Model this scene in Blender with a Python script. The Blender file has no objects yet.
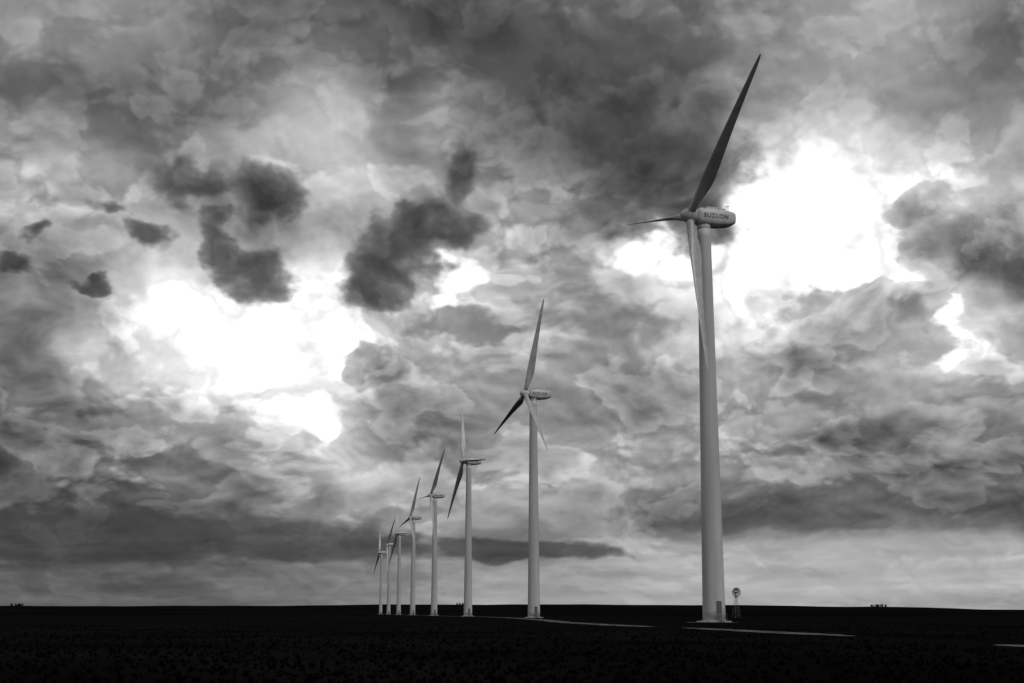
import bpy, math, random
from mathutils import Vector, Matrix
random.seed(7)
scene = bpy.context.scene
TH = math.radians(10.8); EYE = 1.65

# turbines: ground position (m), rotor phase (deg)
TUR = [(35.85,257,42),(7.2,476,12),(-21.1,693,94),(-48.4,899,30),(-76.3,1111,20),(-105,1340,92),(-133,1559,33),(-160.6,1769,96)]
YAW = math.radians(20); TILT = math.radians(6); ROT_R = 32.8

# ------------------------------------------------------------ materials
def new_mat(name):
    m = bpy.data.materials.new(name); m.use_nodes = True
    nt = m.node_tree; b = nt.nodes['Principled BSDF']
    return m, nt, b
def noise_mat(name, lo, hi, scale, rough=0.6, detail=6, stretch=(1,1,1), spec=0.5, p0=.35, p1=.65):
    m, nt, b = new_mat(name)
    tc = nt.nodes.new('ShaderNodeTexCoord'); mp = nt.nodes.new('ShaderNodeMapping'); mp.inputs['Scale'].default_value = stretch
    nz = nt.nodes.new('ShaderNodeTexNoise'); nz.inputs['Scale'].default_value = scale; nz.inputs['Detail'].default_value = detail
    rp = nt.nodes.new('ShaderNodeValToRGB')
    rp.color_ramp.elements[0].position = p0; rp.color_ramp.elements[1].position = p1
    rp.color_ramp.elements[0].color = (lo,lo,lo,1); rp.color_ramp.elements[1].color = (hi,hi,hi,1)
    nt.links.new(tc.outputs['Object'], mp.inputs['Vector']); nt.links.new(mp.outputs[0], nz.inputs['Vector'])
    nt.links.new(nz.outputs[0], rp.inputs[0]); nt.links.new(rp.outputs[0], b.inputs['Base Color'])
    b.inputs['Roughness'].default_value = rough; b.inputs['Specular IOR Level'].default_value = spec
    return m
M_TOWER = noise_mat('painted_steel', .50, .64, .5, .5, 6, (1,1,.10))
M_NAC = noise_mat('nacelle_fibreglass', .5, .64, .9, .45, 6, (1,1,.5))
M_BLADE = noise_mat('blade_gelcoat', .42, .55, .6, .4, 5)
M_DARK = noise_mat('dark_metal', .02, .05, 3, .6)
M_LETTER = noise_mat('faded_lettering', .05, .12, 2, .6)
M_GALV = noise_mat('galvanised_steel', .08, .16, 4, .5)
M_CONC = noise_mat('concrete', .22, .34, 1.5, .9, 6, spec=.2)
M_GRAVEL = noise_mat('gravel', .03, .16, .5, .95, 6, spec=.05, p0=.38, p1=.6)
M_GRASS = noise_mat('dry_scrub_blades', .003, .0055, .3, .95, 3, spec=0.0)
M_TREE = noise_mat('tree_foliage', .008, .02, .2, .9, 3, spec=0.0)

def ground_mat():
    m, nt, b = new_mat('prairie_ground')
    tc = nt.nodes.new('ShaderNodeTexCoord')
    def nz(s, d, st):
        mp = nt.nodes.new('ShaderNodeMapping'); mp.inputs['Scale'].default_value = st
        n = nt.nodes.new('ShaderNodeTexNoise'); n.noise_dimensions = '2D'; n.inputs['Scale'].default_value = s; n.inputs['Detail'].default_value = d
        nt.links.new(tc.outputs['Object'], mp.inputs[0]); nt.links.new(mp.outputs[0], n.inputs['Vector']); return n.outputs[0]
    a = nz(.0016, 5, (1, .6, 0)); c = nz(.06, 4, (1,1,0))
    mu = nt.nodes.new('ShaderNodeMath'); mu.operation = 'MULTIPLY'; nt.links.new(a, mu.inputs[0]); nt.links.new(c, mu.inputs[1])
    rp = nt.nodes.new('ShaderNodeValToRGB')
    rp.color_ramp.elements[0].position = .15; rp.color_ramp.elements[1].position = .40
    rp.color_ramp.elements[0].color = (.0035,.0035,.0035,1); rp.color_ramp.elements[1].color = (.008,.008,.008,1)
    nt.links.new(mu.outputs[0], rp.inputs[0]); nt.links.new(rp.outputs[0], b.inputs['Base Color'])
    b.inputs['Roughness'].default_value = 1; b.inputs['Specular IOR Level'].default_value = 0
    return m
M_GROUND = ground_mat()

def mkobj(name, verts, faces, mat, smooth=False, parent=None):
    me = bpy.data.meshes.new(name); me.from_pydata(verts, [], faces); me.update()
    if smooth:
        for p in me.polygons: p.use_smooth = True
    me.materials.append(mat)
    o = bpy.data.objects.new(name, me); scene.collection.objects.link(o)
    if parent: o.parent = parent
    return o

class MB:
    def __init__(s): s.v = []; s.f = []
    def loft(s, rings, cap=True):
        b = len(s.v); n = len(rings[0])
        for r in rings: s.v += [tuple(p) for p in r]
        for i in range(len(rings)-1):
            for j in range(n):
                k = (j+1) % n
                s.f.append((b+i*n+j, b+i*n+k, b+(i+1)*n+k, b+(i+1)*n+j))
        if cap:
            s.f.append(tuple(b+j for j in reversed(range(n)))); e = b+(len(rings)-1)*n
            s.f.append(tuple(e+j for j in range(n)))
    def tube(s, a, b, r0, r1=None, n=8):
        a = Vector(a); b = Vector(b); r1 = r0 if r1 is None else r1
        d = (b-a).normalized(); x = d.orthogonal().normalized(); y = d.cross(x)
        s.loft([[p+(x*math.cos(2*math.pi*k/n)+y*math.sin(2*math.pi*k/n))*r for k in range(n)] for p, r in ((a, r0), (b, r1))])
    def box(s, c, sz):
        cx, cy, cz = c; a, b, h = [q/2 for q in sz]
        s.loft([[(cx-a,cy-b,z),(cx+a,cy-b,z),(cx+a,cy+b,z),(cx-a,cy+b,z)] for z in (cz-h, cz+h)])

# ------------------------------------------------------------ turbine part meshes
def circ(z, r, n=48): return [(r*math.cos(2*math.pi*k/n), r*math.sin(2*math.pi*k/n), z) for k in range(n)]
TZ = 72.3
def trad(z): return 2.03+(1.22-2.03)*z/TZ
def tower_mesh():
    m = MB(); m.loft([circ(.25+(TZ-.25)*i/40, trad(.25+(TZ-.25)*i/40)) for i in range(41)]); return m
def seam_mesh():
    m = MB()
    for j in (14, 29, 44, 58.5): m.loft([circ(j-.05, trad(j)+.012), circ(j+.05, trad(j)+.012)])
    m.loft([circ(.25, 2.2), circ(.36, 2.2)])
    return m
def sq(x, w, h, cz, p=3.5, n=32):
    r = []
    for k in range(n):
        a = 2*math.pi*k/n; c, s_ = math.cos(a), math.sin(a)
        q = (abs(c)**p+abs(s_)**p)**(-1/p)
        r.append((x, c*q*w, cz+s_*q*h))
    return r
def nacelle_mesh():
    m = MB()
    m.loft([sq(-1.75,.95,1.0,.05,2.2), sq(-1.6,1.25,1.3,.05,2.5), sq(-1.0,1.5,1.6,.05,3.2), sq(0.2,1.6,1.72,.02), sq(2.5,1.6,1.72,.02),
            sq(4.6,1.52,1.55,.12), sq(5.7,1.4,1.3,.22), sq(6.15,1.2,1.05,.28), sq(6.3,.8,.75,.3)])
    return m
def nacelle_fit_mesh():
    m = MB()
    m.box((1.4,0,1.86),(2.3,1.7,.45)); m.box((3.6,0,1.80),(1.2,1.3,.4)); m.box((-.5,.0,1.74),(.7,.9,.3))
    m.tube((5.0,.4,1.5),(5.0,.4,2.8),.04); m.tube((5.0,-.4,1.5),(5.0,-.4,2.6),.04); m.tube((4.8,.4,2.75),(5.25,.4,2.75),.06)
    m.box((5.0,-.4,2.65),(.4,.05,.15))
    m.tube((0,0,-2.05),(0,0,-1.5),1.3,1.3,32)
    return m
def hub_mesh():
    m = MB(); prof = [(1.15,1.05),(1.1,1.2),(.4,1.38),(-.4,1.36),(-1.0,1.15),(-1.5,.8),(-1.8,.42),(-1.92,.1)]
    m.loft([[(x, r*math.cos(2*math.pi*k/32), r*math.sin(2*math.pi*k/32)) for k in range(32)] for x, r in prof])
    return m
def blade_mesh(R, pitch):
    st = [(.025,.78,1,0),(.06,.78,1,0),(.1,1.0,.8,0),(.15,1.9,.45,13),(.2,2.45,.3,12),(.25,2.6,.25,10.5),(.35,2.3,.2,7.5),(.5,1.8,.18,4),
          (.65,1.4,.17,2),(.8,1.03,.16,.5),(.9,.78,.16,0),(.96,.55,.15,0),(.99,.3,.15,0),(1.0,.08,.2,0)]
    rings = []; n = 20
    for t, ch, th, tw in st:
        if t <= .06: ch = 1.5
        elif t <= .1: ch = 1.6
        elif t == .15: ch = 2.1
        ring = []
        a = math.radians(pitch+tw-90)
        for k in range(n):
            b = 2*math.pi*k/n
            xc = .5-.5*math.cos(b)
            yt = 5*(.2969*math.sqrt(xc)-.126*xc-.3516*xc**2+.2843*xc**3-.1036*xc**4)
            ya = yt*th*(1 if b <= math.pi else -1)+.03*math.sin(math.pi*xc)*(1-min(1, th))
            cy = .5*math.sin(b)
            f = max(0, min(1, (th-.3)/.7))
            y = ya*(1-f)+cy*f
            off = .5*f+.3*(1-f)
            X = (xc-off)*ch; Y = y*ch
            ring.append((X*math.cos(a)-Y*math.sin(a)+.8*t*t, X*math.sin(a)+Y*math.cos(a), t*R))
        rings.append(ring)
    m = MB(); m.loft(rings); return m
cache = {}
def part(name, mb, mat, parent, smooth=True, mw=None):
    if mb not in cache: 
        b = mb()
        me = bpy.data.meshes.new(name); me.from_pydata(b.v, [], b.f); me.update()
        if smooth:
            for p in me.polygons: p.use_smooth = len(p.vertices) <= 4
        me.materials.append(mat); cache[mb] = me
    o = bpy.data.objects.new(name, cache[mb]); scene.collection.objects.link(o); o.parent = parent
    if mw is not None: o.matrix_local = mw
    return o
def base_mesh():
    m = MB(); m.loft([circ(0.0,3.2,40), circ(.16,3.1,40), circ(.24,2.9,40)])
    return m
def door_mesh():
    m = MB()
    m.box((0,-2.0,2.6),(.95,.12,2.2)); 
    for i in range(6): m.box((0,-2.25-.28*(5-i),.35+.2*i),(1.1,.3,.05))
    for s in (-.58,.58):
        m.tube((s,-2.15,2.4),(s,-3.8,1.3),.03); m.tube((s,-3.8,.2),(s,-3.8,1.3),.03); m.tube((s,-2.3,1.3),(s,-2.3,2.4),.03)
    return m
BL = lambda: blade_mesh(ROT_R, 74)
def text_mesh():
    cu = bpy.data.curves.new('lettering','FONT'); cu.body = 'SUZLON'; cu.size = 1.15; cu.extrude = .01; cu.space_character = 1.22
    o = bpy.data.objects.new('tmp', cu); scene.collection.objects.link(o)
    dg = bpy.context.evaluated_depsgraph_get(); me = bpy.data.meshes.new_from_object(o.evaluated_get(dg))
    bpy.data.objects.remove(o); me.materials.clear(); me.materials.append(M_LETTER); return me
txt_me = text_mesh()
for i, (x, y, phase) in enumerate(TUR):
    e = bpy.data.objects.new('wind_turbine', None); scene.collection.objects.link(e)
    e.location = (x, y, 0); e.rotation_euler = (0, 0, YAW)
    part('tower', tower_mesh, M_TOWER, e)
    part('flange_seams', seam_mesh, M_TOWER, e, False)
    part('foundation', base_mesh, M_CONC, e)
    part('door_and_steps', door_mesh, M_GALV, e, False)
    part('nacelle', nacelle_mesh, M_NAC, e, True, Matrix.Translation((0,0,74.2)))
    part('roof_equipment', nacelle_fit_mesh, M_NAC, e, False, Matrix.Translation((0,0,74.2)))
    t = bpy.data.objects.new('lettering', txt_me); scene.collection.objects.link(t); t.parent = e
    t.matrix_local = Matrix.Translation((-.7,-1.64,74.0)) @ Matrix.Rotation(math.pi/2, 4, 'X')
    hubc = Matrix.Translation((-2.9,0,74.3))
    tiltm = Matrix.Rotation(TILT, 4, 'Y')
    part('hub', hub_mesh, M_NAC, e, True, hubc @ tiltm)
    for k in range(3):
        ph = math.radians(phase+120*k)
        part('blade_%d' % (k+1), BL, M_BLADE, e, True, hubc @ tiltm @ Matrix.Rotation(ph, 4, 'X'))

# ------------------------------------------------------------ farm windpump
def windpump(x, y):
    e = bpy.data.objects.new('farm_windpump', None); scene.collection.objects.link(e); e.location = (x, y, 0); e.rotation_euler = (0,0,math.radians(20))
    m = MB(); H = 7.8
    L = [[Vector((sx*1.05*(1-z/H*.88), sy*1.05*(1-z/H*.88), z)) for z in (0, 1.9, 3.8, 5.7, H)] for sx, sy in ((1,1),(-1,1),(-1,-1),(1,-1))]
    for a in range(4):
        b = (a+1) % 4
        m.tube(L[a][0], L[a][4], .06, .04)
        for k in range(4):
            m.tube(L[a][k], L[b][k+1], .025); m.tube(L[a][k+1], L[b][k+1], .03)
    m.box((0,0,6.5),(1.0,1.0,.06))
    mkobj('lattice_tower', m.v, m.f, M_GALV, parent=e)
    w = MB(); n = 18; c = Vector((0,-.55,H+.35)); R = 1.6
    for k in range(n):
        a = 2*math.pi*k/n; a2 = a+.24
        q = lambda r, an, dy: (c.x+r*math.cos(an), c.y+dy, c.z+r*math.sin(an))
        b = len(w.v); w.v += [q(.5,a,.0), q(.5,a2-.02,.1), q(R,a2,.16), q(R,a,-.04)]; w.f.append((b,b+1,b+2,b+3))
        for rr in (.62, 1.4): w.tube(q(rr,a,.1), q(rr,a+2*math.pi/n,.1), .025, n=5)
    w.tube(c+Vector((0,-.1,0)), c+Vector((0,.6,0)), .12)
    mkobj('wheel', w.v, w.f, M_DARK, parent=e)
    g = MB(); g.box((0,.15,H+.3),(.4,.8,.5)); g.tube((0,.4,H+.35),(1.4,1.8,H+.45),.04)
    b = len(g.v); g.v += [(1.2,1.6,H+.2),(2.2,2.6,H-.05),(2.2,2.6,H+1.0),(1.2,1.6,H+.7)]; g.f.append((b,b+1,b+2,b+3))
    mkobj('gearbox_and_tail', g.v, g.f, M_DARK, parent=e)
windpump(72.8, 470)

# ------------------------------------------------------------ terrain
def sstep(a, b, t):
    t = max(0, min(1, (t-a)/(b-a))); return t*t*(3-2*t)
def far_h(az):
    pts = [(-180,40),(-40,32),(-22,38),(-12,41),(-3,50),(3,50),(9,45),(14,36),(19,20),(25,14),(40,30),(180,40)]
    for (a,h),(b,g) in zip(pts, pts[1:]):
        if a <= az <= b: return h+(g-h)*sstep(a,b,az)
    return 40
def height(x, y):
    r = math.hypot(x, y); az = math.degrees(math.atan2(x, y))
    f = sstep(2300, 9000, r)
    return f*(far_h(az)+1.2*math.sin(az*.9)+.8*math.sin(az*2.3+1)) - sstep(9200,15000,r)*60
radii = [0]; r = 4
while r < 15500: radii.append(r); r *= 1.07
NA = 360; V = [(0,0,0)]; F = []
for r in radii[1:]:
    for k in range(NA):
        a = 2*math.pi*k/NA; x, y = r*math.sin(a), r*math.cos(a); V.append((x, y, height(x, y)))
for k in range(NA): F.append((0, 1+(k+1)%NA, 1+k))
for i in range(len(radii)-2):
    for k in range(NA):
        a = 1+i*NA+k; b = 1+i*NA+(k+1)%NA; F.append((a, b, b+NA, a+NA))
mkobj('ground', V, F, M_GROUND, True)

def ribbon(name, pts, w, z, mat):
    v = []; f = []; P = []
    for i in range(len(pts)-1):
        p0 = Vector(pts[max(0,i-1)]); p1 = Vector(pts[i]); p2 = Vector(pts[i+1]); p3 = Vector(pts[min(len(pts)-1,i+2)])
        for k in range(12):
            t = k/12; P.append(.5*((2*p1)+(p2-p0)*t+(2*p0-5*p1+4*p2-p3)*t*t+(3*p1-p0-3*p2+p3)*t**3))
    P.append(Vector(pts[-1]))
    for i, p in enumerate(P):
        d = (P[min(i+1,len(P)-1)]-P[max(i-1,0)]).normalized(); n = Vector((d.y,-d.x))
        taper = min(1, .25+i/8, .25+(len(P)-1-i)/8)
        for s in (-1, 1):
            ww = w/2*taper*(1+.12*math.sin(i*1.7+s)+random.uniform(-.1,.1)); q = p+n*s*ww; v.append((q.x,q.y,z))
        if i: a = 2*i-2; f.append((a,a+1,a+3,a+2))
    return mkobj(name, v, f, mat)
ribbon('gravel_road', [(26,70),(26,73),(25.6,76)], 2.2, .02, M_GRAVEL)
ribbon('gravel_road', [(24.3,104),(22,130),(19.4,162)], 3.2, .02, M_GRAVEL)
ribbon('gravel_road', [(16.5,172),(13,205),(9,260),(5.8,363),(-8,560),(-37,760),(-85,1120),(-170,1769)], 3.8, .02, M_GRAVEL)
def pad(x, y, rx, ry):
    n = 36; v = [(x+rx*math.cos(2*math.pi*k/n)*(1+random.uniform(-.1,.1)), y+ry*math.sin(2*math.pi*k/n)*(1+random.uniform(-.1,.1)), .012) for k in range(n)]
    mkobj('gravel_pad', v, [tuple(range(n))], M_GRAVEL)
for x, y, _ in TUR: pad(x-1, y-4, 4.5, 8)

v = []; f = []
def near_road(x, y):
    rx = 16.5+(172-y)*.1 if y < 172 else 16.5-(y-172)*.06
    return abs(x-rx) < 3.0
for _ in range(7000):
    y = 30*math.exp(random.random()*2.4); x = random.uniform(-.42,.42)*y
    if near_road(x, y) or any(math.hypot(x-a,y-b) < 14 for a,b,_c in TUR[:2]): continue
    s = random.uniform(.08,.22)*(1.5 if random.random() < .1 else 1)
    for k in range(6):
        a = random.uniform(0,6.28); l = random.uniform(.3,1)*s; w = .03+.04*random.random()
        dx, dy = math.cos(a), math.sin(a); b = len(v)
        v += [(x-dy*w+dx*.05,y+dx*w,0),(x+dy*w+dx*.05,y-dx*w,0),(x+dx*l*.7,y+dy*l*.7,l*1.0)]; f.append((b,b+1,b+2))
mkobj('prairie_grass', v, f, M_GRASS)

def trees(name, az0, az1, r, n, hmin, hmax):
    v = []; f = []
    for _ in range(n):
        az = math.radians(random.uniform(az0, az1)); rr = r+random.uniform(-60,60); x, y = rr*math.sin(az), rr*math.cos(az); z0 = height(x,y)-.5
        H = random.uniform(hmin,hmax)
        b = len(v); v += [(x-.4,y,z0),(x+.4,y,z0),(x+.15,y,z0+H*.5),(x-.15,y,z0+H*.5)]; f.append((b,b+1,b+2,b+3))
        for _ in range(150):
            a = random.uniform(0,6.28); q = random.random()**.5*H*.45; zz = z0+H*random.uniform(.12,1); q *= math.sin(math.pi*min(.95,max(.2,(zz-z0)/H)))
            cx, cy = x+q*math.cos(a), y+q*math.sin(a); s = random.uniform(.6,1.3); b = len(v)
            v += [(cx-s,cy+random.uniform(-s,s),zz-s*.6),(cx+s,cy,zz-random.uniform(0,s)),(cx+random.uniform(-s,s),cy,zz+s)]; f.append((b,b+1,b+2))
    mkobj(name, v, f, M_TREE)
trees('distant_tree_row', -19.1, -18.6, 8900, 14, 11, 17)
trees('distant_tree_row', 13.9, 14.5, 8900, 16, 11, 18)
trees('distant_tree_row', -2.2, -1.9, 8900, 6, 9, 13)

# ------------------------------------------------------------ world: broken storm cloud
w = bpy.data.worlds.new('World'); scene.world = w; w.use_nodes = True
w.cycles.sampling_method = 'NONE'
nt = w.node_tree; nt.nodes.clear(); L = nt.links
def N(t): return nt.nodes.new(t)
def put(s, v):
    if hasattr(v, 'is_output'): L.new(v, s)
    elif v is not None: s.default_value = v
def Mt(op, a, b=None, c=None, clamp=False):
    n = N('ShaderNodeMath'); n.operation = op; n.use_clamp = clamp
    put(n.inputs[0], a); put(n.inputs[1], b); put(n.inputs[2], c); return n.outputs[0]
def VM(op, a, b=None, c=None):
    n = N('ShaderNodeVectorMath'); n.operation = op; put(n.inputs[0], a)
    if b is not None: put(n.inputs[1], b)
    if c is not None: put(n.inputs[2], c)
    return n.outputs['Value'] if op in ('LENGTH','DOT_PRODUCT') else n.outputs[0]
def comb(x, y, z=0.0):
    n = N('ShaderNodeCombineXYZ'); put(n.inputs[0], x); put(n.inputs[1], y); put(n.inputs[2], z); return n.outputs[0]
def smooth(x, a, b, lo=0.0, hi=1.0):
    n = N('ShaderNodeMapRange'); n.interpolation_type = 'SMOOTHSTEP'; put(n.inputs['Value'], x)
    n.inputs['From Min'].default_value = a; n.inputs['From Max'].default_value = b; n.inputs['To Min'].default_value = lo; n.inputs['To Max'].default_value = hi
    return n.outputs[0]
def mix(f, a, b):
    n = N('ShaderNodeMix'); n.data_type = 'FLOAT'; put(n.inputs[0], f); put(n.inputs[2], a); put(n.inputs[3], b); return n.outputs[0]
def noise(vec, scale, detail, rough, col=False):
    n = N('ShaderNodeTexNoise'); n.noise_dimensions = '2D'; put(n.inputs['Vector'], vec); n.inputs['Scale'].default_value = scale; n.inputs['Detail'].default_value = detail
    n.inputs['Roughness'].default_value = rough
    return n.outputs['Color'] if col else n.outputs[0]
def sn(vec, scale, detail, rough):            # signed, about -1..1
    return Mt('MULTIPLY_ADD', noise(vec, scale, detail, rough), 3.2, -1.6)
tc = N('ShaderNodeTexCoord'); D = tc.outputs['Generated']
sp = N('ShaderNodeSeparateXYZ'); L.new(D, sp.inputs[0]); X, Y, Z = sp.outputs
el = Mt('MULTIPLY', Mt('ARCSINE', Mt('MAXIMUM', Z, 0.0)), 57.2958)
az = Mt('MULTIPLY', Mt('ARCTAN2', X, Y), 57.2958)
g = Mt('ADD', Mt('MULTIPLY', el, .95), Mt('MULTIPLY', Mt('LOGARITHM', Mt('MULTIPLY_ADD', el, .3, 1.0), math.e), 7.0))
T = comb(az, g, 0.0)
CS = 1422.0   # tangent chart of the celestial sphere about bearing 0, elevation 10.8 deg
wv = Mt('MAXIMUM', VM('DOT_PRODUCT', D, (0, math.cos(TH), math.sin(TH))), .15)
vv = VM('DOT_PRODUCT', D, (0, -math.sin(TH), math.cos(TH)))
P = comb(Mt('MULTIPLY', Mt('DIVIDE', X, wv), CS), Mt('MULTIPLY', Mt('DIVIDE', vv, wv), CS))
damp = smooth(el, 0.5, 9.0, .15, 1.0)
w1 = VM('SUBTRACT', noise(T, .11, 2, .5, True), (.5,.5,.5))
w2 = VM('SUBTRACT', noise(T, .45, 3, .5, True), (.5,.5,.5))
tw = VM('ADD', T, VM('ADD', VM('MULTIPLY', w1, (2.4,2.4,0)), VM('MULTIPLY', w2, (.75,.65,0))))
PW = VM('ADD', P, VM('MULTIPLY', VM('ADD', w1, VM('MULTIPLY', w2, (.3,.3,0))), comb(140.0, Mt('MULTIPLY', damp, 120.0))))
PS = VM('ADD', P, VM('MULTIPLY', VM('ADD', VM('MULTIPLY', w1, (.5,.5,0)), w2), comb(60.0, Mt('MULTIPLY', damp, 55.0))))
sp2 = N('ShaderNodeSeparateXYZ'); L.new(PW, sp2.inputs[0]); PX, PY = sp2.outputs[0], sp2.outputs[1]
rows = [
(341,[120,130,118,98,84,84,76,72,76,80,84,98,125,142,145,128,105]),
(291,[120,122,105,98,88,102,84,70,70,74,76,90,128,142,138,112,92]),
(241,[98,88,86,92,108,148,138,92,68,62,58,75,128,142,130,118,112]),
(191,[122,108,96,110,128,168,170,110,96,82,62,68,145,175,172,160,145]),
(141,[140,145,132,120,136,178,172,126,122,108,86,95,180,205,205,190,160]),
(91,[128,132,146,150,150,166,148,140,136,138,150,170,200,210,178,132,114]),
(41,[118,132,174,200,205,186,148,152,152,138,164,188,198,198,182,146,120]),
(-9,[102,115,158,202,212,198,150,130,136,130,134,150,164,160,162,172,154]),
(-59,[94,100,116,132,152,184,140,116,124,128,132,136,132,126,132,140,118]),
(-99,[82,84,94,102,116,160,126,110,130,142,136,120,112,106,104,100,84]),
(-139,[78,84,92,100,116,155,155,130,140,150,138,118,102,92,90,86,78]),
(-174,[72,72,74,80,90,115,140,138,136,126,112,102,92,86,82,80,78]),
(-209,[72,72,72,72,78,90,105,115,112,126,146,152,154,154,154,154,154]),
(-239,[78,79,80,85,92,102,112,120,130,140,149,153,152,156,159,156,152]),
(-264,[84,86,88,92,98,108,120,132,142,149,152,152,150,148,146,144,139])]
ux = Mt('MULTIPLY_ADD', PX, 1/1024, .5, True)
base = None
for i, (yy, vals) in enumerate(rows):
    r = N('ShaderNodeValToRGB'); cr = r.color_ramp; cr.interpolation = 'CARDINAL'
    cr.elements[0].position = 0; cr.elements[1].position = 1
    for k in range(1, 16): cr.elements.new(k/16)
    for k, q in enumerate(vals):
        t = q/255; cr.elements[k].position = k/16; cr.elements[k].color = (t,t,t,1)
    L.new(ux, r.inputs[0])
    o = Mt('ADD', r.outputs[0], 0.0)
    base = o if base is None else mix(smooth(PY, rows[i][0], rows[i-1][0], 1.0, 0.0), base, o)
base = Mt('MULTIPLY_ADD', base, 1.08, .005)
def vor(vec, sc):
    n = N('ShaderNodeTexVoronoi'); n.voronoi_dimensions = '2D'; n.feature = 'F1'; n.normalize = True
    put(n.inputs['Vector'], vec); n.inputs['Scale'].default_value = sc; n.inputs['Detail'].default_value = 2; n.inputs['Roughness'].default_value = .5; n.inputs['Lacunarity'].default_value = 2.3
    return n.outputs['Distance']
va = vor(tw, .46); vb = vor(VM('ADD', tw, (.12,.42,0)), .46)
shade = Mt('SUBTRACT', vb, va)                    # lit upper sides of the puffs
puff = Mt('MULTIPLY_ADD', va, -2.5, 1.0)
n1 = sn(tw, .16, 6, .48)
n1b = sn(VM('ADD', tw, (.15,.45,0)), .16, 5, .48)
nsh = Mt('SUBTRACT', n1, n1b)
tex = Mt('ADD', Mt('MULTIPLY', n1, .05), Mt('ADD', Mt('MULTIPLY', shade, .26), Mt('MULTIPLY', nsh, .26)))
# overlapping cloud banks: bright rim, dark belly
nA = Mt('ADD', sn(VM('ADD', tw, (40,13,0)), .12, 5, .48), Mt('MULTIPLY', puff, .38))
nB = Mt('ADD', sn(VM('ADD', tw, (90,-33,0)), .22, 5, .5), Mt('MULTIPLY', puff, .34))
def bank(x, thr, rim, belly, wd):
    return Mt('MULTIPLY', smooth(x, thr, thr+wd), Mt('SUBTRACT', rim, smooth(x, thr+.1, thr+1.2, 0.0, belly)))
low = smooth(el, .5, 6, .25, 1.0); high = smooth(el, 15, 20, 1.0, .5)
amp = Mt('MULTIPLY', low, high)
det = Mt('MULTIPLY', amp, Mt('ADD', tex, Mt('ADD', bank(nA, -.05, .12, .30, .24), bank(nB, .12, .11, .26, .20))))
tone = Mt('ADD', base, det)
nf = sn(T, .42, 6, .55)
nl = sn(VM('ADD', T, (13,71,0)), .17, 2, .5)
rotc = {}
def rotated(src, deg):
    if deg == 0: return src
    key = (id(src), deg)
    if key not in rotc:
        c, s = math.cos(math.radians(deg)), math.sin(math.radians(deg))
        rotc[key] = comb(VM('DOT_PRODUCT', src, (c, s, 0)), VM('DOT_PRODUCT', src, (-s, c, 0)))
    return rotc[key]
def union(src, items):
    d = None
    for cx, cy, rx, ry, rot in items:
        c, s = math.cos(math.radians(rot)), math.sin(math.radians(rot))
        qx, qy = c*cx+s*cy, -s*cx+c*cy
        l = VM('LENGTH', VM('MULTIPLY_ADD', rotated(src, rot), (1/rx, 1/ry, 0), (-qx/rx, -qy/ry, 0)))
        d = l if d is None else Mt('MINIMUM', d, l)
    return Mt('SUBTRACT', 1.0, d)
def edge(u, a, b, c):
    return Mt('ADD', u, Mt('ADD', Mt('MULTIPLY', nf, a), Mt('ADD', Mt('MULTIPLY', puff, b), Mt('MULTIPLY', nl, c))))
br = union(PS, [(-262,0,112,44,0),(-345,32,46,28,0),(-177,-3,42,44,0),(-203,-68,34,28,0),(-190,-85,18,22,0),
  (298,142,84,54,0),(258,105,64,66,0),(318,80,64,48,0),(228,50,28,46,0),(436,20,24,40,0),(430,-8,22,22,0),
  (-47,71,34,24,0),(-62,48,24,16,0),(128,86,28,22,0),(170,90,34,46,0)])
bf = edge(br, .30, .26, .10)
bm = smooth(bf, -.04, .24)
tone = Mt('ADD', tone, smooth(bf, -1.2, 0.0, 0.0, .11))
tone = mix(bm, tone, Mt('ADD', smooth(bf, 0, .5, .87, 1.08), Mt('MULTIPLY', det, .4)))
md = union(PS, [(345,8,95,42,0),(300,-12,70,32,0),(400,25,34,26,0),(450,95,86,50,0),(505,70,60,50,0),(410,130,50,26,0),(-130,-30,44,26,0)])
mf = edge(md, .33, .34, .1)
tone = mix(Mt('MULTIPLY', smooth(mf, -.02, .2), .85), tone, Mt('ADD', smooth(mf, 0, .9, .68, .46), Mt('MULTIPLY', det, 1.0)))
dk = union(PS, [(-322,153,48,20,0),(-247,145,50,36,0),(-264,70,46,30,-30),(-290,96,32,20,-30),(-407,130,24,11,0),(-377,104,21,16,0),
  (-467,106,22,9,0),(-497,76,24,9,0),(-427,56,22,7,0),(-107,91,74,34,32),(-135,55,36,22,0),(-75,116,40,22,0),
  (-47,166,22,36,0),(145,180,84,76,0),(105,215,74,54,0),(180,130,48,34,0)])
df = edge(dk, .40, .15, .10)
tone = mix(Mt('MULTIPLY', smooth(df, -.18, .24), smooth(df, -.1, .5, .6, .92)), tone, Mt('ADD', smooth(df, 0, .8, .40, .27), Mt('MULTIPLY', det, .5)))
dk2 = union(PS, [(-58,20,50,12,0),(-10,10,34,9,0),(70,290,150,34,0)])
tone = mix(Mt('MULTIPLY', smooth(edge(dk2, .4, .1, .1), -.2, .5), .5), tone, .32)
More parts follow.
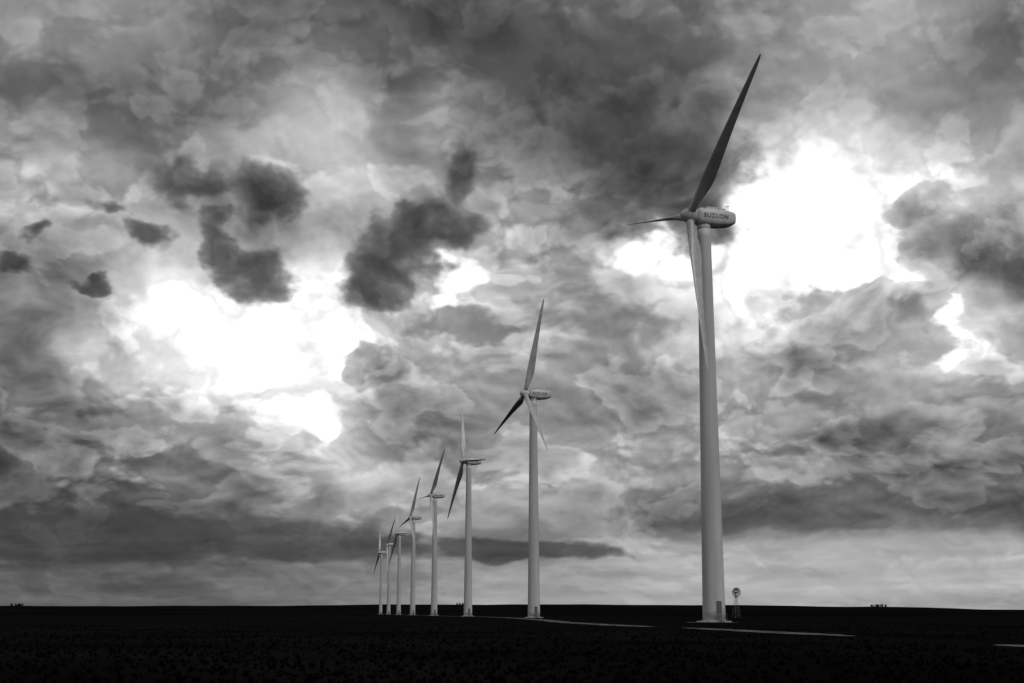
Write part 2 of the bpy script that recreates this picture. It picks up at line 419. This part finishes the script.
# low cloud deck whose base sits a few degrees above the horizon
PD = VM('ADD', P, VM('MULTIPLY', VM('ADD', w1, w2), (120.0, 16.0, 0)))
dd = union(PD, [(-420,-196,330,27,0),(-180,-205,130,17,0),(0,-209,110,12,0)])
tone = mix(Mt('MULTIPLY', smooth(Mt('ADD', dd, Mt('MULTIPLY', nf, .22)), -.1, .3), .8), tone, Mt('ADD', .28, Mt('MULTIPLY', det, .3)))
de = union(PD, [(430,-158,340,36,0),(300,-180,170,13,0)])
tone = mix(Mt('MULTIPLY', smooth(Mt('ADD', de, Mt('MULTIPLY', nf, .3)), -.1, .4), .4), tone, Mt('ADD', .32, Mt('MULTIPLY', det, .9)))
# thin streaks of haze near the horizon
st = sn(comb(Mt('MULTIPLY', az, .35), Mt('MULTIPLY', el, 3.0)), .55, 4, .55)
tone = Mt('ADD', tone, Mt('MULTIPLY', st, smooth(el, 2.0, 4.5, .05, .0)))
tone = Mt('MAXIMUM', tone, .16)
lin = Mt('MULTIPLY', Mt('POWER', Mt('MINIMUM', tone, 1.12), 2.2), 10.0)
sky = N('ShaderNodeTexSky'); sky.sky_type = 'NISHITA'; sky.sun_disc = False
SUN_EL, SUN_AZ = math.radians(50), math.radians(140)
sky.sun_elevation = SUN_EL; sky.sun_rotation = SUN_AZ
bw = N('ShaderNodeRGBToBW'); L.new(sky.outputs[0], bw.inputs[0])
lum = mix(Mt('MULTIPLY', bm, .1), lin, bw.outputs[0])
cc = N('ShaderNodeCombineColor'); [L.new(lum, s) for s in cc.inputs]
bg = N('ShaderNodeBackground'); bg.inputs['Strength'].default_value = .1; L.new(cc.outputs[0], bg.inputs[0])
out = N('ShaderNodeOutputWorld'); L.new(bg.outputs[0], out.inputs[0])

# ------------------------------------------------------------ sun (veiled by cloud)
sd = bpy.data.lights.new('sun','SUN'); sd.energy = 1.15; sd.angle = math.radians(12); sd.color = (1,1,1)
so = bpy.data.objects.new('sun', sd); scene.collection.objects.link(so)
d = Vector((math.sin(SUN_AZ)*math.cos(SUN_EL), math.cos(SUN_AZ)*math.cos(SUN_EL), math.sin(SUN_EL)))
so.rotation_euler = d.to_track_quat('Z','Y').to_euler(); so.location = d*200

cd = bpy.data.cameras.new('camera'); cd.lens = 50; cd.sensor_width = 36; cd.clip_end = 60000; cd.clip_start = .1
co = bpy.data.objects.new('camera', cd); scene.collection.objects.link(co); co.location = (0,0,EYE); co.rotation_euler = (math.radians(90)+TH,0,0)
scene.camera = co
scene.view_settings.view_transform = 'Standard'; scene.view_settings.look = 'None'; scene.view_settings.exposure = 0
